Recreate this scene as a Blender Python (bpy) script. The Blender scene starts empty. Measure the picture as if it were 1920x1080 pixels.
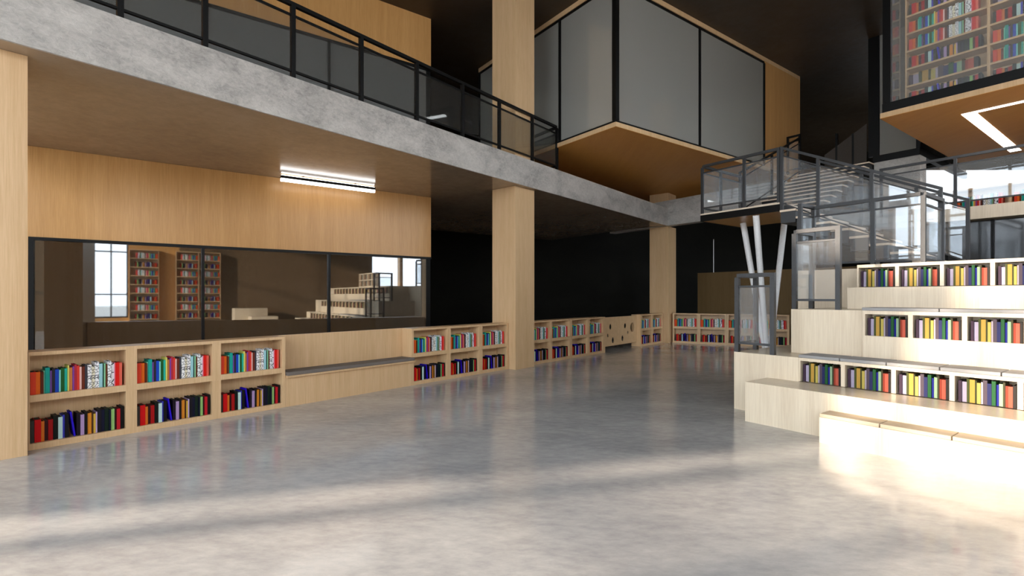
import bpy, math, random
from mathutils import Vector, Matrix
random.seed(7)
scn = bpy.context.scene
COL = scn.collection
F_, HY, H = 940.0, 556.0, 1.5

def at(x, y, z):
    "plan point of something seen at (x, y) whose height is z"
    Y = (z - H) * F_ / (HY - y)
    return ((x - 960) / F_ * Y, Y)

# ---------------------------------------------------------------- plan frames
A1 = (.8073, .5901); AN = (-.5901, .8073)
E_ = (.5901, -.8073)
C3 = (2.974, 6.714)
def FA(q, n): return (A1[0]*q + AN[0]*n, A1[1]*q + AN[1]*n)
def FS(s, t): return (C3[0] + E_[0]*s + A1[0]*t, C3[1] + E_[1]*s + A1[1]*t)
B1 = (.6441, .7649); BN = (-.7649, .6441)
B0 = (-4.700, 4.870)
def FB(r, d): return (B0[0] + B1[0]*r + BN[0]*d, B0[1] + B1[1]*r + BN[1]*d)
W0 = (5.22, 16.30); _l = math.hypot(2.88, -1.6)
W1 = (2.88/_l, -1.6/_l); WN = (1.6/_l, 2.88/_l)
def FW(r, d): return (W0[0] + W1[0]*r + WN[0]*d, W0[1] + W1[1]*r + WN[1]*d)
def ident(x, y): return (x, y)

# ---------------------------------------------------------------- mesh builder
class MB:
    def __init__(s): s.v = []; s.f = []; s.m = []
    def poly(s, pts, z0, z1, mi=0):
        n = len(pts)
        a = sum(pts[i][0]*pts[(i+1) % n][1] - pts[(i+1) % n][0]*pts[i][1] for i in range(n))
        if a < 0: pts = pts[::-1]
        b = len(s.v)
        s.v += [(p[0], p[1], z0) for p in pts] + [(p[0], p[1], z1) for p in pts]
        s.f.append(tuple(b+i for i in reversed(range(n)))); s.f.append(tuple(b+n+i for i in range(n)))
        for i in range(n):
            j = (i+1) % n; s.f.append((b+i, b+j, b+n+j, b+n+i))
        s.m += [mi]*(n+2); return s
    def box(s, fr, u0, u1, v0, v1, z0, z1, mi=0):
        return s.poly([fr(u0, v0), fr(u1, v0), fr(u1, v1), fr(u0, v1)], z0, z1, mi)
    def hexa(s, c, mi=0):
        b = len(s.v); s.v += [tuple(p) for p in c]
        for f in ((3, 2, 1, 0), (4, 5, 6, 7), (0, 1, 5, 4), (1, 2, 6, 5), (2, 3, 7, 6), (3, 0, 4, 7)):
            s.f.append(tuple(b+i for i in f)); s.m.append(mi)
        return s
    def bar(s, p, q, w, h, mi=0):
        "bar between 3D points p and q, w wide in plan, h tall, centred on the line"
        p, q = Vector(p), Vector(q); d = q-p
        g = Vector((d.x, d.y, 0))
        if g.length < 1e-5: g = Vector((B1[0], B1[1], 0))
        g.normalize(); side = Vector((-g.y, g.x, 0))*(w/2)
        if abs(d.z) > 3*math.hypot(d.x, d.y): up = g*(h/2)
        else: up = Vector((0, 0, h/2))
        c = [p-side-up, p+side-up, p+side+up, p-side+up]
        c2 = [q-side-up, q+side-up, q+side+up, q-side+up]
        return s.hexa(c+c2, mi)
    def tube(s, p, q, r0, r1, n=20, mi=0):
        p, q = Vector(p), Vector(q); d = (q-p).normalized()
        a = d.orthogonal().normalized(); c = d.cross(a); b = len(s.v)
        for (o, r) in ((p, r0), (q, r1)):
            for i in range(n):
                t = 2*math.pi*i/n; s.v.append(tuple(o + a*math.cos(t)*r + c*math.sin(t)*r))
        for i in range(n):
            j = (i+1) % n; s.f.append((b+i, b+j, b+n+j, b+n+i)); s.m.append(mi)
        s.f.append(tuple(b+i for i in reversed(range(n)))); s.f.append(tuple(b+n+i for i in range(n))); s.m += [mi, mi]
        return s
    def build(s, name, mats, parent=None, bevel=0):
        me = bpy.data.meshes.new(name)
        me.from_pydata(s.v, [], s.f)
        if not isinstance(mats, (list, tuple)): mats = [mats]
        for m in mats: me.materials.append(m)
        me.polygons.foreach_set('material_index', s.m); me.update()
        import bmesh
        bm = bmesh.new(); bm.from_mesh(me); bmesh.ops.recalc_face_normals(bm, faces=bm.faces); bm.to_mesh(me); bm.free()
        o = bpy.data.objects.new(name, me); COL.objects.link(o)
        if parent: o.parent = parent; o.matrix_parent_inverse = Matrix.Translation(-parent.location)
        if bevel:
            b = o.modifiers.new('bevel', 'BEVEL'); b.width = bevel; b.segments = 2; b.limit_method = 'ANGLE'
        return o

def tag(o, label=None, cat=None, group=None, kind=None):
    if label: o['label'] = label
    if cat: o['category'] = cat
    if group: o['group'] = group
    if kind: o['kind'] = kind
    return o
def empty(name, xy, z, label, cat, group=None, kind=None):
    o = bpy.data.objects.new(name, None); COL.objects.link(o)
    o.location = (xy[0], xy[1], z); o.empty_display_size = .1
    return tag(o, label, cat, group, kind)
def one(name, mb, mat, label, cat, group=None, bevel=0): return tag(mb.build(name, mat, bevel=bevel), label, cat, group)
def struct(name, mb, mat, parent=None):
    o = mb.build(name, mat, parent)
    if not parent: o['kind'] = 'structure'
    return o

# ---------------------------------------------------------------- materials
def mat(name):
    m = bpy.data.materials.new(name); m.use_nodes = True
    nt = m.node_tree; nt.nodes.clear()
    out = nt.nodes.new('ShaderNodeOutputMaterial')
    return m, nt, out
def N(nt, t, **kw):
    n = nt.nodes.new(t)
    for k, v in kw.items():
        if k in n.inputs: n.inputs[k].default_value = v
        else: setattr(n, k, v)
    return n
def L(nt, a, b): nt.links.new(a, b)
def ramp(nt, stops):
    r = nt.nodes.new('ShaderNodeValToRGB'); el = r.color_ramp.elements
    while len(el) < len(stops): el.new(.5)
    for e, (p, c) in zip(el, stops): e.position = p; e.color = (*c, 1)
    return r
def simple(name, col, rough=.5, metal=0, spec=.5, bump=0, bscale=40, em=None, es=0, vary=.06):
    m, nt, out = mat(name)
    p = N(nt, 'ShaderNodeBsdfPrincipled', Roughness=rough, Metallic=metal)
    p.inputs['Specular IOR Level'].default_value = spec
    tc = N(nt, 'ShaderNodeTexCoord'); no = N(nt, 'ShaderNodeTexNoise', Scale=bscale, Detail=4.0)
    L(nt, tc.outputs['Object'], no.inputs['Vector'])
    r = ramp(nt, [(.3, tuple(c*(1-vary) for c in col)), (.7, tuple(min(1, c*(1+vary)) for c in col))])
    L(nt, no.outputs['Fac'], r.inputs['Fac']); L(nt, r.outputs['Color'], p.inputs['Base Color'])
    if bump:
        b = N(nt, 'ShaderNodeBump', Strength=bump, Distance=.01); L(nt, no.outputs['Fac'], b.inputs['Height']); L(nt, b.outputs['Normal'], p.inputs['Normal'])
    if em: p.inputs['Emission Color'].default_value = (*em, 1); p.inputs['Emission Strength'].default_value = es
    L(nt, p.outputs['BSDF'], out.inputs['Surface']); return m
def wood(name, dark, light, rough=.38, sc=(55, 55, 1.6), spec=.35, blotch=.5):
    m, nt, out = mat(name)
    tc = N(nt, 'ShaderNodeTexCoord'); mp = N(nt, 'ShaderNodeMapping'); mp.inputs['Scale'].default_value = sc
    L(nt, tc.outputs['Object'], mp.inputs['Vector'])
    n1 = N(nt, 'ShaderNodeTexNoise', Scale=1.6, Detail=6.0, Roughness=.65); L(nt, mp.outputs[0], n1.inputs['Vector'])
    mp2 = N(nt, 'ShaderNodeMapping'); mp2.inputs['Scale'].default_value = tuple(c*.12 for c in sc)
    L(nt, tc.outputs['Object'], mp2.inputs['Vector'])
    n2 = N(nt, 'ShaderNodeTexNoise', Scale=1.3, Detail=3.0); L(nt, mp2.outputs[0], n2.inputs['Vector'])
    mx = N(nt, 'ShaderNodeMix', data_type='FLOAT'); mx.inputs[0].default_value = .35
    L(nt, n1.outputs['Fac'], mx.inputs[2]); L(nt, n2.outputs['Fac'], mx.inputs[3])
    r = ramp(nt, [(.32, dark), (.68, light)]); L(nt, mx.outputs[0], r.inputs['Fac'])
    p = N(nt, 'ShaderNodeBsdfPrincipled', Roughness=rough); p.inputs['Specular IOR Level'].default_value = spec
    L(nt, r.outputs['Color'], p.inputs['Base Color'])
    b = N(nt, 'ShaderNodeBump', Strength=.12, Distance=.004); L(nt, n1.outputs['Fac'], b.inputs['Height']); L(nt, b.outputs['Normal'], p.inputs['Normal'])
    L(nt, p.outputs['BSDF'], out.inputs['Surface']); return m
def concrete(name, c0, c1, c2, rough0, rough1, scale=.8, bump=.25, spec=.5, fine=9, dist=.5, stretch=(1, 1, 1.6)):
    m, nt, out = mat(name)
    tc = N(nt, 'ShaderNodeTexCoord')
    mp = N(nt, 'ShaderNodeMapping'); mp.inputs['Scale'].default_value = stretch; mp.inputs['Rotation'].default_value = (0, 0, .7)
    L(nt, tc.outputs['Object'], mp.inputs['Vector'])
    n1 = N(nt, 'ShaderNodeTexNoise', Scale=scale, Detail=9.0, Roughness=.62, Distortion=dist); L(nt, mp.outputs[0], n1.inputs['Vector'])
    n2 = N(nt, 'ShaderNodeTexNoise', Scale=scale*fine, Detail=8.0, Roughness=.7, Distortion=dist*1.5); L(nt, mp.outputs[0], n2.inputs['Vector'])
    mx = N(nt, 'ShaderNodeMix', data_type='FLOAT'); mx.inputs[0].default_value = .45
    L(nt, n1.outputs['Fac'], mx.inputs[2]); L(nt, n2.outputs['Fac'], mx.inputs[3])
    r = ramp(nt, [(.36, c0), (.5, c1), (.62, c2)]); L(nt, mx.outputs[0], r.inputs['Fac'])
    p = N(nt, 'ShaderNodeBsdfPrincipled'); p.inputs['Specular IOR Level'].default_value = spec
    L(nt, r.outputs['Color'], p.inputs['Base Color'])
    mr = N(nt, 'ShaderNodeMapRange'); mr.inputs['From Min'].default_value = .35; mr.inputs['From Max'].default_value = .65
    mr.inputs['To Min'].default_value = rough0; mr.inputs['To Max'].default_value = rough1
    L(nt, n2.outputs['Fac'], mr.inputs['Value']); L(nt, mr.outputs[0], p.inputs['Roughness'])
    b = N(nt, 'ShaderNodeBump', Strength=bump, Distance=.006); L(nt, n2.outputs['Fac'], b.inputs['Height']); L(nt, b.outputs['Normal'], p.inputs['Normal'])
    L(nt, p.outputs['BSDF'], out.inputs['Surface']); return m
def glass(name, tint, refl, refl_haze=(.5, .55, .58), refl_haze_amt=.1, rough=.02):  # diffuse part paints in the milky reflection of bright surroundings
    m, nt, out = mat(name)
    tr = N(nt, 'ShaderNodeBsdfTransparent'); tr.inputs['Color'].default_value = (*tint, 1)
    gl = N(nt, 'ShaderNodeBsdfGlossy', Roughness=rough); gl.inputs['Color'].default_value = (.92, .97, 1, 1)
    df = N(nt, 'ShaderNodeBsdfDiffuse'); df.inputs['Color'].default_value = (*refl_haze, 1)
    ge = N(nt, 'ShaderNodeNewGeometry'); inv = N(nt, 'ShaderNodeMath', operation='SUBTRACT'); inv.inputs[0].default_value = 1; L(nt, ge.outputs['Backfacing'], inv.inputs[1])
    fr = N(nt, 'ShaderNodeFresnel', IOR=1.5)
    mr = N(nt, 'ShaderNodeMath', operation='MULTIPLY_ADD'); mr.inputs[1].default_value = .35; mr.inputs[2].default_value = refl; mr.use_clamp = True
    L(nt, fr.outputs[0], mr.inputs[0])
    m2 = N(nt, 'ShaderNodeMath', operation='MULTIPLY'); L(nt, mr.outputs[0], m2.inputs[0]); L(nt, inv.outputs[0], m2.inputs[1])
    m3 = N(nt, 'ShaderNodeMath', operation='MULTIPLY'); m3.inputs[0].default_value = refl_haze_amt; L(nt, inv.outputs[0], m3.inputs[1])
    a = N(nt, 'ShaderNodeMixShader'); L(nt, m3.outputs[0], a.inputs[0])
    L(nt, tr.outputs[0], a.inputs[1]); L(nt, df.outputs[0], a.inputs[2])
    b = N(nt, 'ShaderNodeMixShader'); L(nt, m2.outputs[0], b.inputs[0]); L(nt, a.outputs[0], b.inputs[1]); L(nt, gl.outputs[0], b.inputs[2])
    L(nt, b.outputs[0], out.inputs['Surface']); return m
def emit(name, col, st):
    m, nt, out = mat(name); e = N(nt, 'ShaderNodeEmission'); e.inputs['Color'].default_value = (*col, 1); e.inputs['Strength'].default_value = st
    L(nt, e.outputs[0], out.inputs['Surface']); return m
def s2l(c): return tuple(((x/255)/12.92 if x/255 <= .04045 else (((x/255)+.055)/1.055)**2.4) for x in c)

OAK = wood('oak', (.56, .36, .18), (.72, .50, .29))
OAKP = wood('oak_pale', (.66, .54, .39), (.84, .73, .56), rough=.3)
OAKW = wood('oak_wall', (.50, .255, .08), (.66, .37, .14), rough=.3)
SOFW = wood('soffit_wood', (.60, .27, .06), (.70, .34, .09), rough=.4, sc=(40, 2, 40), spec=.15)
FLOOR = concrete('polished_concrete', (.34, .34, .345), (.46, .455, .45), (.56, .55, .535), .08, .19, scale=.6, bump=.05, spec=.55, fine=11, dist=0, stretch=(1, 2.2, 1))
CONC = concrete('cast_concrete', (.26, .25, .235), (.44, .42, .39), (.56, .535, .50), .45, .65, scale=1.8, bump=1.0)
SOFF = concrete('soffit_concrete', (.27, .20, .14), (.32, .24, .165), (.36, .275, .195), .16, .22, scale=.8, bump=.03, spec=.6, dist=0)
CEIL = concrete('ceiling_dark', (.035, .022, .012), (.05, .032, .018), (.06, .04, .022), .45, .6, scale=.5, bump=.1)
DARK = concrete('dark_wall', (.004, .004, .003), (.007, .0065, .005), (.010, .0095, .007), .6, .8, scale=.5, bump=.05, spec=.08)
BROWN = wood('brown_partition', (.125, .08, .042), (.175, .118, .065), rough=.5)
BLACK = simple('black_metal', (.004, .004, .004), .4, 0, .2, bump=.15, bscale=120)
RAIL = simple('dark_steel', (.08, .082, .085), .33, .9, .5, bump=.5, bscale=160, vary=.2)
BRAIL = simple('rail_black', (.004, .004, .004), .45, 0, .2)
GLASSW = glass('window_glass', (.72, .69, .66), .22, refl_haze_amt=.04, refl_haze=(.35, .3, .25))
GLASSR = glass('rail_glass', (.97, .98, .99), .115, refl_haze_amt=.11, refl_haze=(.9, .95, .98))
GLASSK = glass('gallery_rail_glass', (.80, .80, .78), .05, refl_haze_amt=.04, refl_haze=(.5, .5, .48))
GLASSM = glass('mezzanine_glass', (.72, .74, .74), .04, refl_haze=(.28, .29, .285), refl_haze_amt=.53)
GLASSB = glass('room_glass', (.88, .89, .88), .12, refl_haze=(.62, .61, .57), refl_haze_amt=.45)
TREAD = wood('lit_tread', (.80, .64, .48), (.92, .78, .62), rough=.35)  # oak made paler, so the light on the nosings sits in the colour
PART = wood('partition_wood', (.22, .14, .06), (.28, .185, .085), rough=.5)
WHITE = simple('white_paint', (.94, .945, .94), .35)
CUSH = simple('grey_cushion', (.34, .335, .33), .85, bump=.4, bscale=300)
CUSHB = simple('taupe_cushion', (.17, .145, .125), .85, bump=.4, bscale=300)
CUSHT = simple('tan_cushion', (.50, .41, .30), .85, bump=.3, bscale=300)
LED = emit('led_white', (1, .97, .93), 7)
LEDS = emit('led_strip', (1, .98, .95), 6)
GROUND = simple('outdoor_paving', (.35, .34, .32), .8, bscale=2)

# ---------------------------------------------------------------- floor, slab, ceilings, walls
struct('floor', MB().poly([FA(-7.4, -9.4), FA(26, -9.4), FA(26, 24), FA(-7.4, 24)], -.2, 0), FLOOR)
struct('floor_outside', MB().poly([(-80, -80), (80, -80), (80, 80), (-80, 80)], -.5, -.22), GROUND)
struct('ceiling', MB().poly([FA(-7.4, -9.4), FA(26, -9.4), FA(26, 24), FA(-7.4, 24)], 7.86, 8.1), CEIL)
# mezzanine: concrete edge line, underside lower than its top
Pl, Pc = (-8.40, -.377), (5.00, 16.08)
mz = empty('concrete_mezzanine', Pc, 3.77, 'grey concrete mezzanine slab with a bare fascia running over the wood columns', 'mezzanine')
fd = Vector((Pc[0]-Pl[0], Pc[1]-Pl[1])).normalized(); fnn = Vector((-fd.y, fd.x))
def FF(k, d): return (Pc[0]+fd.x*k+fnn.x*d, Pc[1]+fd.y*k+fnn.y*d)
MB().box(FF, -16.05, 0, 0, .03, 3.77, 4.33).build('fascia', CONC, mz)['label'] = 'pale concrete edge'
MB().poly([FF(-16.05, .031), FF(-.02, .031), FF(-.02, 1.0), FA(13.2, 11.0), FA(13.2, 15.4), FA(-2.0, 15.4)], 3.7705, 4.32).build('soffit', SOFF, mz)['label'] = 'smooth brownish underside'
one('concrete_beam', MB().box(FA, 13.5, 13.8, 6.45, 12.5, 3.77, 4.575), CONC, 'grey concrete beam meeting the end of the mezzanine fascia above the far column', 'beam')
# wall with the long windows (left), behind the wall shelf
wl = struct('wall_left', MB().box(FA, -3.2, 5.28, 10.37, 10.55, 2.40, 3.768).box(FA, -3.2, -1.42, 10.37, 10.55, 0, 2.40), OAKW)
struct('wall_left_upper', MB().box(FA, -3.2, 5.28, 10.37, 10.55, 6.70, 7.86).box(FA, -3.2, -1.42, 10.37, 10.55, 4.33, 6.70), OAKW)
def long_window(name, z0, z1, glassm):
    w = struct(name, MB(), BLACK) if False else bpy.data.objects.new(name, None)
    COL.objects.link(w); w.location = (*FA(-1.4, 10.37), z0); w['kind'] = 'structure'
    m = MB().box(FA, -1.42, 5.28, 10.34, 10.47, z1-.045, z1).box(FA, -1.42, 5.28, 10.34, 10.47, z0, z0+.05)
    m.box(FA, -1.42, -1.36, 10.34, 10.47, z0+.05, z1-.045).box(FA, 5.17, 5.28, 10.40, 10.47, z0+.05, z1-.045)
    m.build('window_frame', BLACK, w)
    for q in (.82, 3.0): MB().box(FA, q-.022, q+.022, 10.35, 10.46, z0+.05, z1-.045).build('mullion', BLACK, w)
    for qa, qb in ((-1.36, .798), (.842, 2.978), (3.022, 5.17)):
        MB().box(FA, qa, qb, 10.40, 10.412, z0+.05, z1-.045).build('glass_pane', glassm, w)
    return w
long_window('window_1', .05, 2.40, GLASSW)
long_window('window_2', 4.33, 6.70, GLASSM)
# rooms behind these windows
for z0, z1, nm in ((0, 3.768, 'lower'), (4.33, 7.86, 'upper')):
    struct('wall_room_'+nm, MB().box(FA, -3.2, 5.28, 13.6, 13.75, z0, z1).box(FA, -3.35, -3.2, 10.37, 13.75, z0, z1), BROWN if nm == 'lower' else simple('grey_plaster', (.26, .26, .23), .7))
    MB().box(FA, 5.20, 5.215, 10.5, 13.6, z0+.02, z1-(1.4 if nm == 'lower' else 1.2)).build('window_3' if nm == 'lower' else 'window_4', GLASSB)['kind'] = 'structure'
# dark outer walls
struct('wall_far', MB().poly([(-14, 15.74), (26, 28.3), (26, 28.7), (-14, 16.1)], 0, 7.86), DARK)
struct('wall_right', MB().box(FA, 25.6, 26, -9.4, 24, 0, 7.86), DARK)
# opposite wall with bookcases (mirrored in the long window): openings high up and at the right end added to let in light
OW = -9.0
ow = MB().box(FA, -.66, 1.35, OW-.4, OW, 0, 4.4).box(FA, -1.95, -.66, OW-.4, OW, 0, .5)
for q in (-7.4, -3.0, 1.4): ow.box(FA, q, q+.35, OW-.4, OW, 4.4, 7.86)
ow.box(FA, 1.75, 5.8, OW-.4, OW, 4.4, 7.86)
for q in (9.5, 13.0): ow.box(FA, q, q+.2, OW-.4, OW, 4.4 if q < 12 else 0, 7.86)
for q in (15.9, 18.9, 21.9): ow.box(FA, q, q+.2, OW-.4, OW, 0, 7.86)
struct('wall_opposite', ow, OAKW)
struct('wall_opposite_brown', MB().box(FA, -7.4, -1.95, OW-.4, OW, 0, 4.4).box(FA, 1.35, 11.2, OW-.4, OW, 0, 4.4), BROWN)
def sash(name, q0, q1, z0, z1, qs, zs):
    w = bpy.data.objects.new(name, None); COL.objects.link(w); w.location = (*FA(q0, OW-.2), z0); w['kind'] = 'structure'
    m = MB().box(FA, q0, q1, OW-.25, OW-.15, z0, z0+.07).box(FA, q0, q1, OW-.25, OW-.15, z1-.07, z1)
    m.box(FA, q0, q0+.07, OW-.25, OW-.15, z0+.07, z1-.07).box(FA, q1-.07, q1, OW-.25, OW-.15, z0+.07, z1-.07).build('window_frame', BLACK, w)
    for q in qs: MB().box(FA, q-.03, q+.03, OW-.24, OW-.16, z0+.07, z1-.07).build('mullion', BLACK, w)
    for z in zs: MB().box(FA, q0+.07, q1-.07, OW-.23, OW-.17, z-.03, z+.03).build('transom', BLACK, w)
sash('window_5', -1.95, -.66, .5, 4.4, (-1.3,), (1.6, 3.6))
# big glazed front on the left of the hall, bringing in the sun
fa = bpy.data.objects.new('window_7', None); COL.objects.link(fa); fa.location = (*FA(-7.2, -9), 0); fa['kind'] = 'structure'
n = -9.0
while n <= 7.4:
    MB().box(FA, -7.3, -7.15, n-.05, n+.05, 0, 7.86).build('mullion', BLACK, fa); n += 2.05
for z in (.05, 2.6, 5.2, 7.75): MB().box(FA, -7.28, -7.18, -9, 7.35, z-.05, z+.05).build('transom', BLACK, fa)
struct('wall_front', MB().box(FA, -7.4, -7.1, 7.35, 24, 0, 5.7).box(FA, -7.4, -7.1, 8.75, 24, 5.7, 7.86).box(FA, -7.35, -7.15, 6.72, 6.86, 0, 7.86), OAKW)

# ---------------------------------------------------------------- columns
def column(p, lab, nm='wooden_column', z0=0, z1=7.86):
    # p = nearest corner; one side runs along B1, the other along BN
    fr = lambda u, v: (p[0]+B1[0]*u+BN[0]*v, p[1]+B1[1]*u+BN[1]*v)
    t = empty(nm, fr(.3, .3), 0, lab, 'column', 'wood clad columns along the mezzanine')
    MB().box(fr, 0, .63, 0, .64, 0, 3.768).build('lower_shaft', OAK, t)
    MB().box(fr, 0, .63, 0, .64, 4.332, 7.855 if p[1] < 15 else 4.855).build('upper_shaft', OAK, t)
    if p[1] > 15: MB().box(fr, 0, .63, 0, .64, 4.97, 7.855).build('inner_shaft', OAK, t)
    return t
column((-4.57-.63*B1[0], 4.73-.63*B1[1]), 'wood clad square column at the near end of the long wall shelf, closest to the viewer')
column((.072, 10.262), 'wood clad square column standing between the bench wall shelf and the four bay shelf')
column((5.05, 16.2), 'wood clad square column farthest away, at the corner of the two distant shelves')

# ---------------------------------------------------------------- books
PAL = {}
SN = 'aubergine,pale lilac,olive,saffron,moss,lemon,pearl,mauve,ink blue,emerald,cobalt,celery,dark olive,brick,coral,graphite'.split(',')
def book_mat(cname, rgb, white=False):
    if cname in PAL: return PAL[cname]
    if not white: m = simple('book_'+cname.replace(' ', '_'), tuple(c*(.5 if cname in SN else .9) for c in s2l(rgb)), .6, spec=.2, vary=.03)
    else:
        m, nt, out = mat('book_'+cname.replace(' ', '_'))
        tc = N(nt, 'ShaderNodeTexCoord'); v = N(nt, 'ShaderNodeTexVoronoi', feature='DISTANCE_TO_EDGE', Scale=28.0 if cname != 'plain white' else 12.0)
        L(nt, tc.outputs['Object'], v.inputs['Vector'])
        r = ramp(nt, [(0, (.02, .02, .03)), (.035, (.02, .02, .03)), (.06, s2l(rgb)), (1, s2l(rgb))]); L(nt, v.outputs['Distance'], r.inputs['Fac'])
        p = N(nt, 'ShaderNodeBsdfPrincipled', Roughness=.5); L(nt, r.outputs['Color'], p.inputs['Base Color']); L(nt, p.outputs['BSDF'], out.inputs['Surface'])
    PAL[cname] = m; return m
CO = {'scarlet': (225, 66, 38), 'orange': (235, 110, 25), 'brown': (100, 38, 12), 'mint': (140, 225, 190), 'teal': (24, 165, 150), 'purple': (110, 70, 150),
      'charcoal': (45, 42, 52), 'blue': (20, 70, 190), 'aqua': (140, 225, 215), 'forest green': (30, 95, 40), 'turquoise': (40, 180, 160), 'lime': (225, 220, 110),
      'tan': (225, 140, 70), 'violet': (135, 70, 160), 'crimson': (185, 45, 65), 'red': (225, 60, 45), 'pink': (250, 205, 195), 'chestnut': (110, 45, 25),
      'slate': (62, 60, 68), 'pale blue': (165, 215, 222), 'bottle green': (10, 60, 45), 'pale green': (150, 215, 165), 'russet': (100, 55, 30),
      'rose': (245, 150, 170), 'bright red': (220, 25, 15), 'salmon': (235, 110, 90),
      'grey': (60, 55, 50), 'deep red': (205, 0, 5), 'amber': (215, 110, 30), 'maroon': (55, 5, 8), 'ruby': (165, 5, 10), 'black green': (4, 14, 8), 'ice blue': (190, 220, 215),
      'royal blue': (60, 60, 190), 'black': (8, 6, 12), 'indigo': (40, 10, 200), 'dark purple': (22, 8, 26), 'lavender': (175, 145, 190), 'ebony': (14, 8, 8),
      'golden': (230, 145, 40), 'umber': (70, 40, 18), 'yellow': (235, 195, 75), 'lilac': (190, 165, 205), 'plum black': (20, 14, 24), 'navy': (6, 8, 40),
      'dark green': (6, 30, 18), 'midnight': (4, 8, 34), 'light green': (150, 195, 115), 'wine': (50, 6, 10), 'cherry': (190, 20, 35), 'jet': (10, 8, 8),
      'aubergine': (86, 62, 84), 'pale lilac': (226, 212, 240), 'olive': (92, 100, 44), 'saffron': (250, 198, 90), 'moss': (80, 84, 42), 'lemon': (248, 225, 115), 'pearl': (236, 220, 236),
      'mauve': (112, 96, 108), 'ink blue': (52, 58, 118), 'emerald': (44, 116, 62), 'cobalt': (40, 45, 170), 'celery': (200, 238, 190), 'dark olive': (86, 82, 54), 'brick': (200, 80, 56), 'coral': (250, 118, 92), 'graphite': (62, 56, 52)}
CW = {'patterned white': (236, 236, 236), 'patterned cream': (238, 232, 205), 'cracked white': (238, 238, 240), 'plain white': (235, 235, 240), 'speckled white': (232, 234, 236)}
for k, v in CO.items(): book_mat(k, v)
for k, v in CW.items(): book_mat(k, v, True)
PAGES = simple('book_pages_shaded', (.035, .032, .03), .8)  # page blocks near-black, the shade on book tops put into the colour
X = [('scarlet', .042, .222), ('orange', .034, .218), ('brown', .024, .215), ('mint', .010, .225), ('teal', .036, .255), ('purple', .015, .222), ('charcoal', .024, .24), ('blue', .030, .23),
     ('aqua', .014, .222), ('forest green', .030, .238), ('turquoise', .022, .232), ('lime', .014, .262), ('tan', .026, .235), ('violet', .015, .245), ('crimson', .020, .265), ('red', .022, .25),
     ('pink', .018, .235), ('chestnut', .026, .235), ('slate', .020, .25), ('patterned white', .034, .25), ('patterned cream', .030, .235), ('cracked white', .036, .272), ('pale blue', .030, .25),
     ('bottle green', .008, .245), ('pale green', .014, .25), ('russet', .016, .24), ('speckled white', .034, .272), ('plain white', .026, .25), ('rose', .008, .25), ('bright red', .036, .25), ('salmon', .026, .245)]
Yl = [('grey', .030, .215), ('deep red', .048, .222), ('amber', .024, .20), ('maroon', .028, .20), ('ruby', .036, .205), ('black green', .036, .235), ('ice blue', .034, .218), ('royal blue', .018, .232),
      ('black', .030, .235), ('indigo', .016, .255), ('dark purple', .030, .232), ('lavender', .030, .212), ('ebony', .026, .232), ('golden', .034, .215), ('umber', .012, .225), ('yellow', .020, .202), ('lilac', .012, .22),
      ('plum black', .034, .24), ('navy', .028, .232), ('dark green', .034, .238), ('midnight', .018, .225), ('light green', .030, .225), ('wine', .020, .225), ('cherry', .030, .22), ('jet', .030, .24)]
S = [('aubergine', .030, .205), ('pale lilac', .042, .195), ('olive', .024, .228), ('saffron', .046, .222), ('moss', .018, .218), ('lemon', .032, .198), ('pearl', .018, .208), ('mauve', .036, .228), ('ink blue', .036, .202),
     ('emerald', .034, .228), ('cobalt', .022, .198), ('celery', .034, .208), ('dark olive', .020, .226), ('brick', .020, .196), ('coral', .038, .194), ('graphite', .028, .205)]
def norm(lst, total):
    k = total/sum(b[1] for b in lst); return [(c, w*k, h) for c, w, h in lst]
def book_mb(w, h, d, off=(0, 0, 0), rot=0, lean=0, cm=0, pm=1, mb=None):
    "cover boards and spine round a slightly smaller page block; spine at y=0"
    mb = mb or MB(); c = min(.003, w*.18); i = .004
    ca, sa = math.cos(rot), math.sin(rot); cl, sl = math.cos(lean), math.sin(lean)
    def tf(x, y, z):
        x, z = x*cl+z*sl, -x*sl+z*cl
        return (off[0]+x*ca-y*sa, off[1]+x*sa+y*ca, off[2]+z)
    def b(x0, x1, y0, y1, z0, z1, m):
        mb.hexa([tf(x0, y0, z0), tf(x1, y0, z0), tf(x1, y1, z0), tf(x0, y1, z0), tf(x0, y0, z1), tf(x1, y0, z1), tf(x1, y1, z1), tf(x0, y1, z1)], m)
    b(0, w, 0, c, 0, h, cm); b(0, c, c, d, 0, h, cm); b(w-c, w, c, d, 0, h, cm); b(c, w-c, c, d-i, i, h-i, pm)
    return mb
SMB = MB(); SM = []; SIDX = {}
def sidx(m):
    if m.name not in SIDX: SIDX[m.name] = len(SM); SM.append(m)
    return SIDX[m.name]
BM = {}
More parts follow.
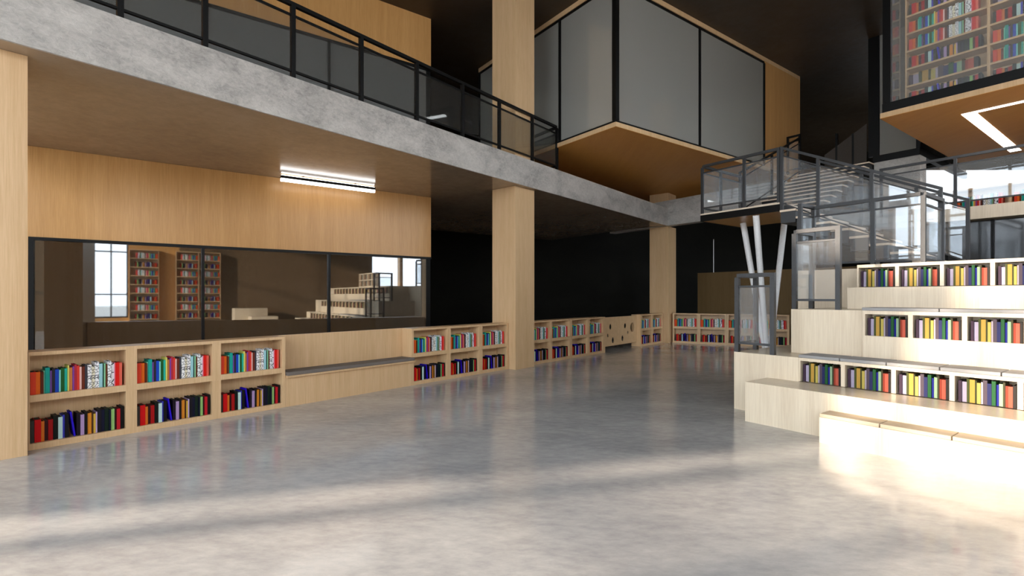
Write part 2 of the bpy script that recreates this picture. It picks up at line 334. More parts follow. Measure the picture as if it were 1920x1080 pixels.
def put_books(lst, fr, ang, r0, length, z, dfront, where=None, grp=None, depth=.17, stagger=.02):
    lst = norm(lst, length); x = r0
    names = [b[0] for b in lst]
    for i, (c, w, h) in enumerate(lst):
        gap = .0012; lean = 0; dz = 0; rnd = random.Random(i*7+len(lst)).random()
        if c == 'indigo': lean = -.13; x += .038; dz = .0
        px, py = fr(x, dfront + rnd*stagger)
        if where:
            key = (c, round(w, 4), h)
            if key not in BM:
                me = book_mb(w-gap, h, depth)
                o = me.build('book', [PAL[c], PAGES]); BM[key] = o.data
            else:
                o = bpy.data.objects.new('book', BM[key]); COL.objects.link(o)
            o.location = (px, py, z+(.003 if lean else .0005))
            o.rotation_euler = (0, lean, ang) if lean else (0, 0, ang)
            l = 'the %s edge' % 'near' if i == 0 else None
            if i == 0: lab = '%s book first in line before %s, %s' % (c, names[1], where)
            elif i == len(lst)-1: lab = '%s book last in line after %s, %s' % (c, names[i-1], where)
            else: lab = '%s book between %s and %s, %s' % (c, names[i-1], names[i+1], where)
            tag(o, lab, 'book', grp)
        else:
            book_mb(w-gap, h, depth, (px, py, z+.0005), ang, lean, sidx(PAL[c]), sidx(PAGES), SMB)
        x += w
        if c == 'indigo': x += .006
ANGB = math.atan2(B1[1], B1[0]); ANGS = math.atan2(E_[1], E_[0]); ANGW = math.atan2(W1[1], W1[0])

# ---------------------------------------------------------------- wall shelves
ZT, ZM1, ZM0, ZB = .957, .535, .468, .062
def wall_shelf(fr, r0, r1, bays, label, group, leftpanel=True, depth=.30):
    t = empty('bookshelf', fr(r0, 0), 0, label, 'bookshelf', group)
    MB().box(fr, r0, r1, 0, depth, .921, ZT).build('top_board', OAK, t)
    MB().box(fr, r0, r1, .004, depth-.012, ZM0, ZM1).build('shelf_board', OAK, t)
    MB().box(fr, r0, r1, 0, depth-.012, 0, ZB).build('base_board', OAK, t)
    MB().box(fr, r0, r1, depth-.012, depth, 0, .921).build('back_panel', OAK, t)
    ed = [r0] + [x for b in bays for x in b] + [r1]
    for i in range(0, len(ed), 2):
        if ed[i+1]-ed[i] > .008:
            MB().box(fr, ed[i], ed[i+1], 0, depth-.012, ZB, ZM0).box(fr, ed[i], ed[i+1], 0, depth-.012, ZM1, .921).build('side_panel' if i in (0, len(ed)-2) else 'divider', OAK, t)
    return t
bL = [(.012, .770), (.870, 1.624), (1.722, 2.480)]
bR = [(4.720, 5.480), (5.568, 6.305), (6.409, 7.127)]
bM = [(7.35, 7.83), (7.90, 8.654), (8.738, 9.456), (9.573, 10.259), (10.388, 11.063)]
bM = [(7.90, 8.654), (8.738, 9.456), (9.573, 10.259), (10.388, 11.063)]
bN = [(13.351, 14.047), (14.136, 14.839)]
wall_shelf(FB, 0, 2.524, bL, 'long low oak bookshelf of three bays beside the nearest column', 'low oak shelves along the wall')
wall_shelf(FB, 4.675, 7.186, bR, 'low oak bookshelf of three bays between bench and middle column', 'low oak shelves along the wall')
wall_shelf(FB, 7.82, 11.167, bM, 'low oak bookshelf of four bays behind the middle column, ending at the play panel', 'low oak shelves along the wall')
wall_shelf(FB, 13.279, 14.902, bN, 'short low oak bookshelf of two bays between play panel and far column', 'low oak shelves along the wall')
for k, (b, w) in enumerate(zip(bL, ('near', 'middle', 'far'))):
    put_books(X, FB, ANGB, b[0]+.006, b[1]-b[0]-.03, ZM1, .03, 'upper row, %s bay, wall shelf' % w, 'books on the long wall shelf')
    put_books(Yl, FB, ANGB, b[0]+.006, b[1]-b[0]-.06, ZB, .03, 'lower row, %s bay, wall shelf' % w, 'books on the long wall shelf')
for b in bR+bM+bN:
    put_books(X, FB, ANGB, b[0]+.006, b[1]-b[0]-.04, ZM1, .03); put_books(Yl, FB, ANGB, b[0]+.006, b[1]-b[0]-.07, ZB, .03)
# far shelves facing down the hall: pairs of bays
def rW(x):
    u = (x-960)/F_; return (u*W0[1]-W0[0])/(W1[0]-u*W1[1])
for pair, lab in ((((1264, 1306.5), (1313, 1358.7), 1261.3, 1362), 'distant oak bookshelf of two bays right beside the far column'),
                  (((1366, 1412), (1419, 1475.5), 1362.3, 1480), 'distant oak bookshelf of two bays seen past the white slanted posts')):
    bb = [tuple(rW(x) for x in pair[0]), tuple(rW(x) for x in pair[1])]
    wall_shelf(FW, rW(pair[2]), rW(pair[3]), bb, lab, 'distant oak shelves')
    for b in bb:
        put_books(X, FW, ANGW, b[0]+.006, b[1]-b[0]-.02, ZM1, .03); put_books(Yl, FW, ANGW, b[0]+.04, b[1]-b[0]-.06, ZB, .03)

# bench between the first two shelves
bn = empty('wall_bench', FB(2.53, 0), 0, 'oak wall bench with a thin grey pad between two low bookshelves', 'bench')
MB().box(FB, 2.526, 4.673, .26, .30, 0, .957).build('back_panel', OAK, bn)
MB().box(FB, 2.526, 4.673, 0, .26, 0, .40).build('front_panel', OAK, bn)
MB().poly([FB(2.53, -.06), FB(4.71, -.06), FB(4.71, -.002), FB(4.673, -.002), FB(4.673, .258), FB(2.53, .258)], .40, .425).build('seat_board', OAK, bn)
one('bench_pad', MB().poly([FB(2.535, -.055), FB(4.70, -.055), FB(4.70, -.004), FB(4.67, -.004), FB(4.67, .25), FB(2.535, .25)], .425, .475), CUSHB, 'thin grey fabric pad lying on the oak wall bench', 'seat pad', bevel=.008)

# play panel with round holes
pp = empty('play_panel', FB(11.17, .15), .12, 'oak play panel with round and oval holes, set between two low bookshelves', 'play panel')
def holed(name, w, h, holes, r0, d, z0):
    cu = bpy.data.curves.new(name, 'CURVE'); cu.dimensions = '2D'; cu.fill_mode = 'BOTH'; cu.extrude = .012
    def spl(pts):
        s = cu.splines.new('POLY'); s.points.add(len(pts)-1)
        for p, q in zip(s.points, pts): p.co = (q[0], q[1], 0, 1)
        s.use_cyclic_u = True
    spl([(0, 0), (w, 0), (w, h), (0, h)])
    for cx, cy, rx, ry in holes:
        spl([(cx+rx*math.cos(-t*math.pi/16), cy+ry*math.sin(-t*math.pi/16)) for t in range(32)])
    tmp = bpy.data.objects.new('tmp', cu)
    me = bpy.data.meshes.new_from_object(tmp); bpy.data.objects.remove(tmp)
    me.materials.clear(); me.materials.append(OAK)
    o = bpy.data.objects.new(name, me); COL.objects.link(o)
    o.parent = pp; x, y = FB(r0, d)
    o.matrix_world = Matrix.Translation((x, y, z0)) @ Matrix.Rotation(ANGB, 4, 'Z') @ Matrix.Rotation(math.pi/2, 4, 'X')
    o.matrix_parent_inverse = Matrix.Identity(4)
    o.matrix_basis = Matrix.Translation(-pp.location) @ o.matrix_basis
    return o
holed('board_panel', 1.02, .80, [(.09, .47, .085, .15), (.52, .53, .065, .085), (.37, .30, .045, .055), (.66, .15, .07, .085)], 11.175, .14, .13)
holed('board_panel', 1.28, .80, [(.36, .52, .075, .08), (.53, .32, .05, .05), (.20, .17, .075, .085), (.80, .46, .12, .14)], 12.20, .14, .13)

# ---------------------------------------------------------------- tiered seating
ZE = (.26, .475, .763, 1.335, 1.62, 1.91); SE = 8.6
OSTEP = OAKP
one('low_bench', MB().box(FS, 1.37, SE, -.775, -.535, 0, .262), OSTEP, 'lowest pale oak bench of the tiered seating, topped by tan pads', 'bench')
one('step_platform', MB().box(FS, .447, SE, -.533, -.002, 0, .475), OSTEP, 'second pale oak step of the tiered seating, in front of the lowest books', 'platform')
def tier_shelf(s0, starts, op, tf, tb, z0, zo0, zo1, zt, label, wh, ind, rest_to):
    t = empty('tier_bookshelf', FS(s0, tf), z0, label, 'bookshelf', 'bookshelves built into the tiered seating')
    if zo0-z0 > .01: MB().box(FS, s0, SE, tf, tb, z0, zo0).build('base_panel', OSTEP, t)
    MB().box(FS, s0, SE, tf, tb, zo1, zt).build('top_board', OSTEP, t)
    MB().box(FS, s0, SE, tb-.012, tb, zo0, zo1).build('back_panel', OSTEP, t)
    prev = s0; k = 0
    for st in starts:
        MB().box(FS, prev, st, tf, tb-.012, zo0, zo1).build('side_panel' if k == 0 else 'divider', OSTEP, t)
        prev = st+op; k += 1
    MB().box(FS, prev, SE, tf, tb-.012, zo0, zo1).build('side_panel', OSTEP, t)
    for k, st in enumerate(starts):
        w = None
        if k < len(wh) and k < ind: w = wh[k]
        put_books(S, FS, ANGS, st+.022, op-.03, zo0, tf+.02, w, 'books in the tiered seating' if w else None, depth=.16)
    return t
def starts(s, m): return [s+m*i for i in range(int((SE-.5-s)/m))]
one('seating_platform', MB().box(FS, 0, .824, -.0, 1.93, 0, .763).box(FS, .824, SE, .24, 1.93, 0, .763), OSTEP, 'third pale oak level of the tiered seating, carrying the small dark glass guard', 'platform')
tier_shelf(.826, starts(.842, .475), .435, -.0, .239, .476, .480, .728, .763, 'pale oak bookshelf under the third tier, nearest to the floor', ['lowest tier, %s bay' % w for w in ('first', 'second', 'third', 'fourth')], 4, SE)
one('seating_platform', MB().box(FS, .505, 1.345, .50, 1.93, .765, 1.335).box(FS, 1.345, SE, .67, 1.93, .765, 1.335), OSTEP, 'fourth pale oak level of the tiered seating, carrying the sunlit glass guard', 'platform')
tier_shelf(1.347, starts(1.368, .452), .41, .43, .668, .765, 1.045, 1.295, 1.335, 'pale oak bookshelf under the fourth tier, above the third level pads', ['middle tier, %s bay' % w for w in ('first', 'second', 'third')], 3, SE)
one('step_block', MB().box(FS, .94, SE, 1.10, 1.93, 1.337, 1.618), OSTEP, 'pale oak riser block under the uppermost tier of books', 'platform')
tier_shelf(1.046, starts(1.062, .432), .395, 1.12, 1.36, 1.62, 1.625, 1.872, 1.91, 'pale oak bookshelf of the uppermost tier with colourful books', ['top tier, %s bay' % w for w in ('first', 'second', 'third', 'fourth')], 1, SE)
one('upper_platform', MB().poly([FS(-.06, 1.932), FS(SE, 1.932), FS(SE, 5.2), FS(1.62, 5.2), FS(1.62, 2.45), FS(-.06, 2.45)], 0, 1.905).box(FS, 1.06, SE, 1.362, 1.93, 1.62, 1.908), OSTEP, 'topmost pale oak platform behind the tiered books, under the railings', 'platform')
# pads
def pads(starts_, w, t0, t1, z, h, m, labs, grp):
    for s0, lab in zip(starts_, labs):
        one('seat_pad', MB().box(FS, s0, s0+w-.008, t0, t1, z+.001, z+h), m, lab, 'seat pad', grp, bevel=.006)
pads([1.372+.525*i for i in range(5)], .525, -.775, -.54, .262, .038, CUSHT, ['tan pad on the lowest bench, at its free end', 'tan pad on the lowest bench, second from its free end', 'tan pad on the lowest bench, third from its free end', 'tan pad on the lowest bench, cut by the picture edge', 'tan pad on the lowest bench beyond the picture edge'], 'pads on the lowest bench')
pads([.82+.445*i for i in range(6)], .445, .003, .36, .763, .036, CUSH, ['grey pad above the lowest books, over the first bay', 'grey pad above the lowest books, over the second bay', 'grey pad above the lowest books, over the third bay', 'grey pad above the lowest books, over the fourth bay', 'grey pad above the lowest books, at the picture edge', 'grey pad above the lowest books, beyond the picture edge'], 'pads on the third level')
pads([1.335, 2.05, 2.765], .715, .43, .80, 1.335, .036, CUSH, ['blue grey pad above the middle books, at its free end', 'blue grey pad above the middle books, at the picture edge', 'blue grey pad above the middle books, beyond the picture edge'], 'pads on the fourth level')
# small bookcase on top at the picture edge
def bookcase(fr, u0, u1, v0, depth, z0, rows, rh, bays, label, woodm, lists, offs=.03, name='bookcase', grp=None, ang=ANGS, board=.035, stag=.01, fill=.9):
    t = empty(name, fr(u0, v0), z0, label, 'bookcase', grp)
    z1 = z0+rows*rh+board
    bw = (u1-u0)/bays
    for i in range(bays+1):
        x = u0+bw*i; MB().box(fr, x-.02 if i else x, x+.02 if i < bays else x, v0, v0+depth, z0, z1).build('side_panel' if i in (0, bays) else 'divider', woodm, t)
    MB().box(fr, u0+.02, u1-.02, v0+depth-.012, v0+depth, z0, z1).build('back_panel', woodm, t)
    for r in range(rows+1):
        m = MB()
        for i in range(bays): m.box(fr, u0+bw*i+.02, u0+bw*(i+1)-.02, v0+.004, v0+depth-.013, z0+rh*r, z0+rh*r+board)
        m.build('shelf_board', woodm, t)
        if r < rows:
            for i in range(bays):
                put_books(lists[(r+i*2) % len(lists)], fr, ang, u0+bw*i+.05, (bw-.08)*fill, z0+rh*r+board, v0+offs, depth=min(.17, depth-.06), stagger=stag)
    return t
bookcase(FS, 2.585, 4.6, 1.20, .16, 1.911, 2, .27, 4, 'small pale oak bookcase standing on the top tier at the picture edge', OAKP, [S], .06)

# ---------------------------------------------------------------- railings
def railing(pts, h, posts, label, group=None, rm=RAIL, gm=GLASSR, pw=.045, name='glass_railing', bz=.12, endpost=True, base=0):
    """pts: list of (x, y, z) foot points of the run; posts: list of (segment, fraction)"""
    t = empty(name, pts[0][:2], pts[0][2], label, 'railing', group)
    for i in range(len(pts)-1):
        p, q = Vector(pts[i]), Vector(pts[i+1]); d = (q-p); ln = math.hypot(d.x, d.y); g = Vector((d.x/ln, d.y/ln, 0)); sl = d.z/ln
        e = g*(pw/2)+Vector((0, 0, sl*pw/2))
        up = Vector((0, 0, 1))
        MB().bar(p+up*(h-.025)-e*(1 if i == 0 else -1), q+up*(h-.025)+e*(1 if i == len(pts)-2 else -1), pw, .05).build('top_rail', rm, t)
        MB().bar(p+up*(h-.17)+e, q+up*(h-.17)-e, pw*.6, .024).build('mid_rail', rm, t)
        MB().bar(p+up*bz+e, q+up*bz-e, pw*.6, .028).build('bottom_rail', rm, t)
        fr = sorted([0]+[f for s, f in posts if s == i]+[1])
        for a, b in zip(fr, fr[1:]):
            c0 = p+d*a+g*(pw/2+.004); c1 = p+d*b-g*(pw/2+.004)
            nrm = Vector((-g.y, g.x, 0))*.005
            lo, hi = up*(bz+.015), up*(h-.183)
            MB().hexa([c0-nrm+lo, c1-nrm+lo, c1+nrm+lo, c0+nrm+lo, c0-nrm+hi, c1-nrm+hi, c1+nrm+hi, c0+nrm+hi]).build('glass_panel', gm, t)
        for f in fr[1:-1]+([0] if i == 0 else [])+[1]:
            c = p+d*f; s = pw/2
            nn = Vector((-g.y, g.x, 0))*s; gg = g*s
            z0 = c.z; z1 = c.z+h-.0501
            MB().hexa([(*(c-gg-nn).xy, z0), (*(c+gg-nn).xy, z0), (*(c+gg+nn).xy, z0), (*(c-gg+nn).xy, z0), (*(c-gg-nn).xy, z1), (*(c+gg-nn).xy, z1), (*(c+gg+nn).xy, z1), (*(c-gg+nn).xy, z1)]).build('post', rm, t)
    return t
def S3(s, t, z): return (*FS(s, t), z)
HR = 1.04
railing([S3(.03, .50, .763), S3(.03, .03, .763), S3(.50, .03, .763)], HR, [], 'small dark glass guard standing on the third oak level', 'glass guards at the free ends of the tiers', pw=.055)
railing([S3(.535, 1.02, 1.335), S3(.535, .535, 1.335), S3(1.05, .535, 1.335)], HR, [], 'small glass guard with a bright sunlit frame on the fourth oak level', 'glass guards at the free ends of the tiers', pw=.055)
railing([S3(-.03, 1.965, 1.906), S3(-.03, 2.42, 1.906), S3(1.40, 2.42, 1.906), S3(1.40, 3.28, 1.906)], 1.06, [(1, .58)], 'long glass guard along the edge of the topmost oak platform', pw=.055)
# landing, lower flight and upper flight
LA = (5.07, 9.50)
def FL(s, t): return (LA[0]+E_[0]*s+A1[0]*t, LA[1]+E_[1]*s+A1[1]*t)
ZL = 3.285; TW = 1.6; SW = -1.68
ld = empty('stair_landing', FL(SW, 0), ZL-.16, 'square stair landing with black edges and wood underside held by white slanted posts', 'landing')
MB().box(FL, SW, 0, 0, TW, ZL-.03, ZL).build('deck', TREAD, ld)
MB().box(FL, SW, 0, .0, .03, ZL-.165, ZL-.031).box(FL, SW, SW+.03, .03, TW, ZL-.165, ZL-.031).box(FL, -.03, 0, .03, TW, ZL-.165, ZL-.031).build('edge_beam', BLACK, ld)
MB().box(FL, SW+.03, -.03, .03, TW, ZL-.16, ZL-.032).build('soffit_panel', OAKW, ld)
RUN, RISE = .2905, .1522
fl = empty('lower_staircase', FL(0, 0), 1.91, 'lower stair flight with thin oak treads and dark risers coming down to the top platform', 'staircase')
for k in range(1, 9):
    z = ZL-RISE*k
    MB().box(FL, RUN*(k-1)+.002, RUN*k, 0, TW, z-.038, z).build('tread', TREAD, fl)
mm = MB()
for k in range(1, 9):
    z = ZL-RISE*k; mm.box(FL, RUN*(k-1)+.012, RUN*k-.012, .02, TW-.02, z-.25, z-.039)
mm.build('riser_body', simple('dark_riser', (.05, .055, .06), .5), fl)
uf = empty('upper_staircase', FL(SW, TW), ZL, 'upper stair flight with thin oak treads and black risers climbing away from the landing', 'staircase')
for k in range(0, 10):
    z = ZL+.12+.15*k; t0 = TW+.309*k
    MB().box(FL, SW, 0, t0, t0+.309+.02, z-.028, z).build('tread', TREAD, uf)
mm = MB()
for k in range(0, 10):
    z = ZL+.12+.15*k; t0 = TW+.309*k
    mm.box(FL, SW+.02, -.02, t0+.03, t0+.339, z-.20, z-.029)
mm.build('riser_body', simple('black_riser', (.008, .008, .009), .5), uf)
# landing railing
def L3(s, t, z): return (*FL(s, t), z)
railing([L3(SW+.03, TW, ZL), L3(SW+.03, .03, ZL), L3(-.03, .03, ZL)], 1.05, [(0, .55), (1, .58)], 'glass railing round the near edges of the square stair landing', pw=.05)
railing([L3(.03, .03, ZL-RISE*.9), L3(RUN*8+.05, .03, ZL-RISE*8.6)], 1.06+.13, [(0, .27), (0, .62)], 'sloping glass railing on the near side of the lower stair flight', 'sloping stair railings', pw=.05)
railing([L3(.03, TW-.03, ZL-RISE*.9), L3(RUN*8+.05, TW-.03, ZL-RISE*8.6)], 1.06+.13, [(0, .33), (0, .7)], 'sloping glass railing on the far side of the lower stair flight', 'sloping stair railings', pw=.05)
railing([L3(SW-.03, TW+.05, ZL+.12), L3(SW-.03, TW+3.05, ZL+1.5)], 1.05, [(0, .5)], 'black sloping glass railing on the upper stair flight, beside the glass room', 'sloping stair railings', rm=BRAIL, pw=.05)
railing([L3(SW-.05, TW+3.1, 4.88), L3(SW-.36, TW+3.1, 4.88)], 1.05, [], 'short black railing at the head of the upper stair flight', rm=BRAIL, pw=.05)
# white slanted posts
ft = (5.37, 10.52)
tp = empty('post_tripod', ft, 0, 'three white slanted round posts rising from one foot to the stair landing', 'support')
for x, y in ((1393.5, 418), (1417.5, 403), (1470.5, 418)):
    X0, Y0 = at(x, y, ZL-.165)
    Y0 = min(Y0, 12); MB().tube((ft[0], ft[1], 0), (X0, Y0, ZL-.172), .05, .062, 24).build('post', WHITE, tp)
MB().tube((ft[0], ft[1], 0), (ft[0], ft[1], .03), .16, .16, 28).build('base_plate', WHITE, tp)
# concrete pier and glazed stair enclosure right of the stair
def FP(s, t): return FL(s, TW+3.1+t)
one('concrete_pier', MB().box(FP, 0.0, .90, 0, .45, 0, 4.77), CONC, 'grey concrete pier under the dark glass corner room behind the stairs', 'pier')
c2 = empty('corner_glass_room', FP(0, 0), 4.77, 'dark framed glass room standing on the concrete pier behind the stairs', 'glass room')
MB().box(FP, -.02, .90, -.02, .10, 4.772, 4.93).box(FP, .80, .90, .10, 4, 4.772, 4.93).build('bottom_frame', BLACK, c2)
MB().box(FP, .83, .90, -.01, .07, 4.931, 7.85).build('corner_post', BLACK, c2)
MB().box(FP, -.12, .10, -.01, .09, 4.931, 7.85).build('side_post', BLACK, c2)
MB().box(FP, .11, .825, .02, .03, 4.931, 7.85).build('glass_panel', GLASSB, c2)
MB().box(FP, .87, .88, .08, 4, 4.931, 7.85).build('glass_panel', GLASSW, c2)
MB().box(FP, .0, .82, 2.2, 2.3, 4.931, 7.85).build('back_wall', DARK, c2)
# slanted glazing of the stair enclosure and black soffit above
gz = empty('stair_glazing', FL(SW, TW+.3), 4.3, 'brownish glass panes between black bars along the far stair side under a slanted black soffit', 'glazing')
def SL(x, y, t): # on plane t behind the landing
    u = (x-960)/F_; bx, by = FL(0, t); s = (u*by-bx)/(E_[0]-u*E_[1]); Y = by+E_[1]*s
    return (bx+E_[0]*s, Y, H+(HY-y)/F_*Y)
TG = TW+3.25
def quad(name, pts, m, thick=.05):
    a = [Vector(SL(x, y, TG)) for x, y in pts]; off = Vector((A1[0], A1[1], 0))*thick
    return MB().hexa(a+[v+off for v in a]).build(name, m, gz)
for (xa, ya, xb, yb) in ((1546, 291, 1566, 276), (1570, 273, 1597, 253), (1601, 250, 1625, 232)):
    quad('glass_pane', [(xa, ya), (xa, 360), (xb, 345), (xb, yb)], simple('smoked_glass_pane', (.055, .045, .038), .12, 0, .6) if xa == 1546 else bpy.data.materials['smoked_glass_pane'], .01)
for x0 in (1568, 1599):
    quad('mullion', [(x0-2, 250), (x0-2, 350), (x0+2, 350), (x0+2, 250)], BLACK, .06)

# upper level on the far right with its own railing, low bookcase and daylight window
def F5(s, t): return FS(s, t+6.85)
up = empty('upper_floor', F5(-.9, 0), 3.03, 'upper floor deck with oak edge behind the long railing at the picture edge', 'floor deck')
MB().box(F5, .55, 6, 0, .05, 3.03, 3.285).build('edge_board', OAKP, up)
MB().box(F5, .55, 6, .06, 5.0, 3.05, 3.28).build('deck', BROWN, up)
railing([(*F5(-.50, .02), 3.285), (*F5(4.2, .02), 3.285)], 1.06, [(0, .27), (0, .55), (0, .8)], 'high glass railing along the upper floor edge beneath the wood canopy', pw=.05)
bookcase(F5, .62, 5.0, .45, .3, 3.286, 1, .40, 5, 'low oak bookcase on the upper floor behind the high railing', OAK, [X], .05)
dg = empty('dark_glass_partition', F5(.5, .1), 0, 'dark grey glass partition under the upper floor deck beside the stair', 'partition')
MB().box(F5, -.6, 6, .30, .312, 0.0, 3.02).build('glass_panel', simple('dark_glass', (.035, .038, .04), .08, 0, .7), dg)
for s_ in (-.6, .55, 1.25, 3.2): MB().box(F5, s_, s_+.05, .26, .299, 0, 3.02).build('mullion', BLACK, dg)
# daylight window behind it
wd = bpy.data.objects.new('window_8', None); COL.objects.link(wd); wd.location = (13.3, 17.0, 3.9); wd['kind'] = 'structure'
def gx(x): return (x-960)/F_*17
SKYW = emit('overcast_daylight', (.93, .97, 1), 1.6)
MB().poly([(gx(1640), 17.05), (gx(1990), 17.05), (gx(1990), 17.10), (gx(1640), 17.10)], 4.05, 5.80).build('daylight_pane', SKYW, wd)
MB().poly([(gx(1640), 16.98), (gx(1990), 16.98), (gx(1990), 17.02), (gx(1640), 17.02)], 4.95, 5.0).build('transom', BLACK, wd)
for x in (1672, 1708, 1930): MB().poly([(gx(x), 16.98), (gx(x+3), 16.98), (gx(x+3), 17.02), (gx(x), 17.02)], 4.05, 4.949).build('mullion', BLACK, wd)

# ---------------------------------------------------------------- glass rooms hanging from the ceiling
# first: over the far columns
G0 = (2.05, 9.90); ZG = 4.86
def FG(q, n): return (G0[0]+A1[0]*q+AN[0]*n, G0[1]+A1[1]*q+AN[1]*n)
g1 = empty('hanging_glass_room', G0, ZG, 'large glass walled room hung from the ceiling above the stair, with wood floor edge', 'glass room', 'glass rooms hung from the ceiling')
QL, NL = 7.77, 5.06
MB().box(FG, 0, QL, 0, NL, ZG, ZG+.005).build('soffit_panel', SOFW, g1)
MB().box(FG, 0, QL, 0, NL, ZG+.006, ZG+.095).build('floor_slab', OAK, g1)['label'] = 'pale wood edge'
QW = 6.0  # right end of the glass, then a wood panel
m = MB().box(FG, 0, QW, .02, .07, ZG+.096, ZG+.14).box(FG, .02, .07, .07, NL, ZG+.096, ZG+.14)
m.box(FG, 0, QW, .02, .07, 7.70, 7.75).box(FG, .02, .07, .07, NL, 7.70, 7.75); m.build('window_frame', BLACK, g1)
MB().box(FG, .0, .10, .0, .10, ZG+.14, 7.70).build('corner_post', BLACK, g1)
MB().box(FG, 0, QL, 0, .08, 7.751, 7.855).box(FG, 0, .08, .08, NL, 7.751, 7.855).build('top_fascia', OAK, g1)
def q_on(x):
    u = (x-960)/F_; return (u*G0[1]-G0[0])/(A1[0]-u*A1[1])
def n_on(x):
    u = (x-960)/F_; return (u*G0[1]-G0[0])/(AN[0]-u*AN[1])
qe = q_on(1435)
MB().box(FG, qe-.04, qe, .0, .09, ZG+.14, 7.70).build('mullion', BLACK, g1)
MB().box(FG, qe, QL, .0, .12, ZG+.096, 7.75).build('side_panel', OAKW, g1)
qm = q_on(1314); MB().box(FG, qm-.03, qm+.03, .01, .09, ZG+.14, 7.70).build('mullion', BLACK, g1)
nm_ = n_on(1048); MB().box(FG, .01, .09, nm_-.03, nm_+.03, ZG+.14, 7.70).build('mullion', BLACK, g1)
for a, b in ((.10, qm-.03), (qm+.03, qe-.04)): MB().box(FG, a, b, .04, .052, ZG+.14, 7.70).build('glass_panel', GLASSB, g1)
for a, b in ((.10, nm_-.03), (nm_+.03, NL-.04)): MB().box(FG, .04, .052, a, b, ZG+.14, 7.70).build('glass_panel', GLASSB, g1)
MB().box(FG, .0, .06, NL-.04, NL, ZG+.096, 7.70).build('mullion', BLACK, g1)
MB().box(FG, .1, QL, NL-.03, NL, ZG+.096, 7.75).build('back_wall', simple('room_plaster', (.42, .42, .39), .7), g1)
MB().box(FG, QL-.03, QL, .12, NL-.03, ZG+.096, 7.75).build('end_wall', bpy.data.materials['room_plaster'], g1)
# second: upper right, with bookcase inside and light strips below
K0 = (6.96, 9.48)
def FK(s, t): return (K0[0]+E_[0]*s+A1[0]*t, K0[1]+E_[1]*s+A1[1]*t)
g2 = empty('hanging_glass_room', K0, ZG, 'glass fronted library room hung over the upper floor, bookcase inside, light strips beneath', 'glass room', 'glass rooms hung from the ceiling')
SL2, TL2 = 5.2, 5.5
MB().box(FK, 0, SL2, 0, TL2, ZG, ZG+.006).build('soffit_panel', SOFW, g2)
MB().box(FK, 0, SL2, 0, TL2, ZG+.007, ZG+.10).build('floor_slab', OAK, g2)['label'] = 'pale wood edge'
MB().box(FK, .02, SL2, .04, .12, ZG+.101, ZG+.28).build('bottom_frame', BLACK, g2)
MB().box(FK, .03, .15, .03, .15, ZG+.281, 7.855).build('corner_post', BLACK, g2)
MB().box(FK, .15, SL2, .07, .082, ZG+.281, 7.70).build('glass_panel', glass('library_glass', (.98, .99, .99), .12, refl_haze=(.9, .95, .96), refl_haze_amt=.13), g2)
MB().box(FK, .05, .062, .15, TL2, ZG+.101, 7.70).build('glass_panel', GLASSW, g2)
MB().box(FK, .0, SL2, .02, .12, 7.701, 7.855).build('top_frame', BLACK, g2)
MB().box(FK, .06, SL2, 1.40, 1.45, ZG+.101, 7.85).build('back_wall', simple('library_plaster', (.45, .48, .48), .7), g2)
bookcase(FK, .10, 5.0, 1.02, .30, ZG+.101, 8, .348, 4, 'tall oak bookcase with eight rows inside the hung glass library room', OAK, [X, Yl, S, Yl, X], .04)
lb = MB().box(FK, .6, 4.4, .45, .60, 7.80, 7.85).build('added_fill_bar', emit('library_fill_glow', (1, .98, .95), 9))  # added glowing bar out of view, brightens the library interior
tag(lb, 'added unseen glowing bar inside the hung glass library room, above the bookcase front', 'lamp')
ls = empty('light_strip', at(1803, 216, ZG), ZG-.002, 'white angular light strip set into the wood canopy underside', 'light')
MB().box(FK, .97, SL2-.3, .93, 1.04, ZG-.006, ZG-.001).build('short_strip', LEDS, ls)
MB().box(FK, .97, 1.16, 1.041, 5.0, ZG-.006, ZG-.001).build('long_strip', LEDS, ls)

# ---------------------------------------------------------------- mezzanine railing
def kx(x, off=.10):
    u = (x-960)/F_; bx, by = FF(0, off)
    return (u*by-bx)/(fd.x-u*fd.y)
ke = kx(1044); k0 = kx(60)
p0, p1 = FF(k0, .10), FF(ke, .10)
fr_ = [(kx(x)-k0)/(ke-k0) for x in (225, 384, 549, 677, 781, 867, 936, 998)]
railing([(*p0, 4.331), (*p1, 4.331), (FF(ke, .10)[0]+AN[0]*1.3, FF(ke, .10)[1]+AN[1]*1.3, 4.331)], 1.02, [(0, f) for f in fr_], 'black glass railing along the concrete mezzanine edge', rm=BRAIL, gm=GLASSK, pw=.055)

# ---------------------------------------------------------------- lamp on the wall, distant parts
lf = empty('linear_lamp', FA(2.1, 10.0), 3.6, 'slim black linear lamp glowing up and down below the concrete soffit', 'lamp')
MB().box(FA, 2.02, 3.81, 9.96, 10.055, 3.690, 3.738).build('housing', BLACK, lf)
MB().box(FA, 2.02, 3.81, 9.975, 10.045, 3.640, 3.689).build('lower_diffuser', LED, lf)
MB().box(FA, 2.03, 3.80, 9.985, 10.035, 3.739, 3.752).build('upper_diffuser', LED, lf)
for q_ in (2.4, 3.4): MB().box(FA, q_, q_+.03, 10.0, 10.02, 3.753, 3.768).build('bracket', BLACK, lf)
pa = at(1308, 512, 2.436); 
def FPt(s, t): return (pa[0]+E_[0]*s+A1[0]*t, pa[1]+E_[1]*s+A1[1]*t)
struct('wall_partition', MB().box(FPt, 0, 9, 0, .15, 0, 2.436), PART)
one('hanging_rod', MB().tube((8.0, 19.9, 2.44), (8.0, 19.9, 3.775), .015, .015, 8), WHITE, 'thin pale rod hanging above the distant brown partition', 'rod')

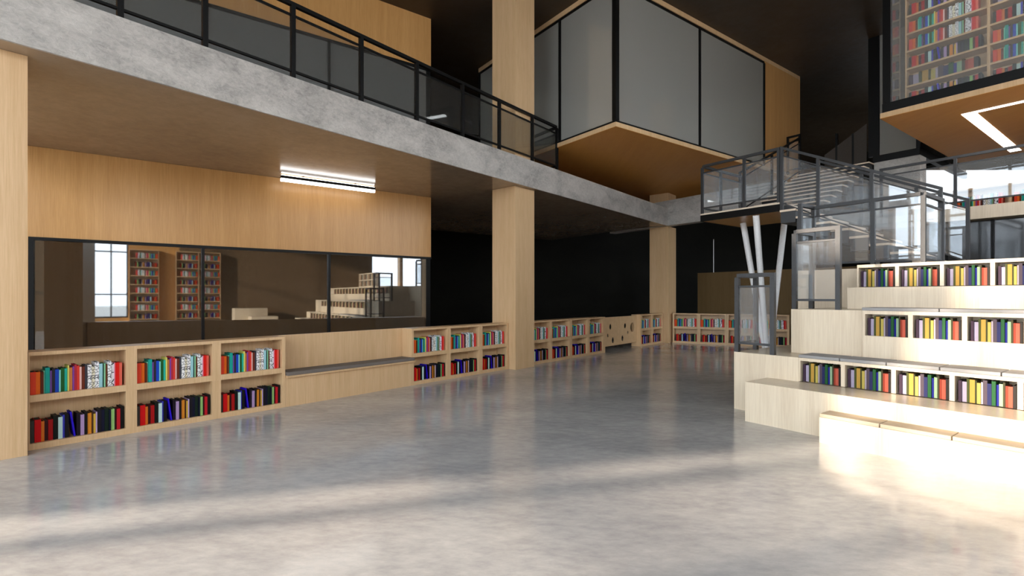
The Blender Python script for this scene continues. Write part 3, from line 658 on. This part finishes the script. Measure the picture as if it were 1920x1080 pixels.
# bookcases and pier on the opposite wall, mirrored in the long window
def FO(q, n): return FA(-q, -n)   # faces back into the hall
def FO2(u, v): return FA(-u, OW+.32-v)
for u0, u1, lab in ((-.52+.0, .62, 'tall oak bookcase across the hall next to the outside window, mirrored in the glass'), (-3.1, -1.2, 'wide tall oak bookcase across the hall, mirrored in the glass')):
    t = bookcase(FO2, u0, u1, 0, .31, 0, 9, .41, 1 if u1 > 0 else 2, lab, OAK, [X, Yl], .03, ang=math.atan2(-A1[1], -A1[0]), fill=.8)
one('far_bench', MB().box(FA, 3.6, 5.1, -8.6, -7.6, 0, .9).box(FA, 4.2, 5.4, -7.59, -6.6, 0, .5), OAKP, 'stepped oak block across the hall, mirrored in the long window', 'bench')

# the remaining small books, too many to show one by one
so = SMB.build('books', SM)
tag(so, 'remaining rows of small colourful books filling the farther shelves', 'books', 'books on the farther shelves', 'stuff')

# ---------------------------------------------------------------- light
sd = bpy.data.lights.new('sun', 'SUN'); sd.energy = 9.6; sd.angle = math.radians(1.7); sd.color = (1, .83, .66)
so_ = bpy.data.objects.new('sun', sd); COL.objects.link(so_)
el = math.radians(14); dr = Vector((.967*math.cos(el), .254*math.cos(el), -math.sin(el)))
so_.rotation_euler = dr.to_track_quat('-Z', 'Y').to_euler()
w = bpy.data.worlds.new('sky'); scn.world = w; w.use_nodes = True
bg = w.node_tree.nodes['Background']; bg.inputs['Color'].default_value = (.85, .925, 1.0, 1); bg.inputs['Strength'].default_value = 6.3

# ---------------------------------------------------------------- camera
cd = bpy.data.cameras.new('camera'); cam = bpy.data.objects.new('camera', cd); COL.objects.link(cam)
cam.location = (0, 0, H); cam.rotation_euler = (math.pi/2, 0, 0)
cd.sensor_width = 36; cd.lens = F_/1920*36; cd.shift_y = (HY-540)/1920; cd.clip_end = 300
scn.camera = cam
scn.view_settings.view_transform = 'Standard'; scn.view_settings.look = 'None'
scn.view_settings.exposure = 0; scn.view_settings.gamma = 1; scn.view_settings.use_curve_mapping = False
scn.cycles.max_bounces = 14; scn.cycles.diffuse_bounces = 6; scn.cycles.glossy_bounces = 6; scn.cycles.transparent_max_bounces = 24
scn.cycles.sample_clamp_indirect = 8
scn.cycles.use_denoising = True
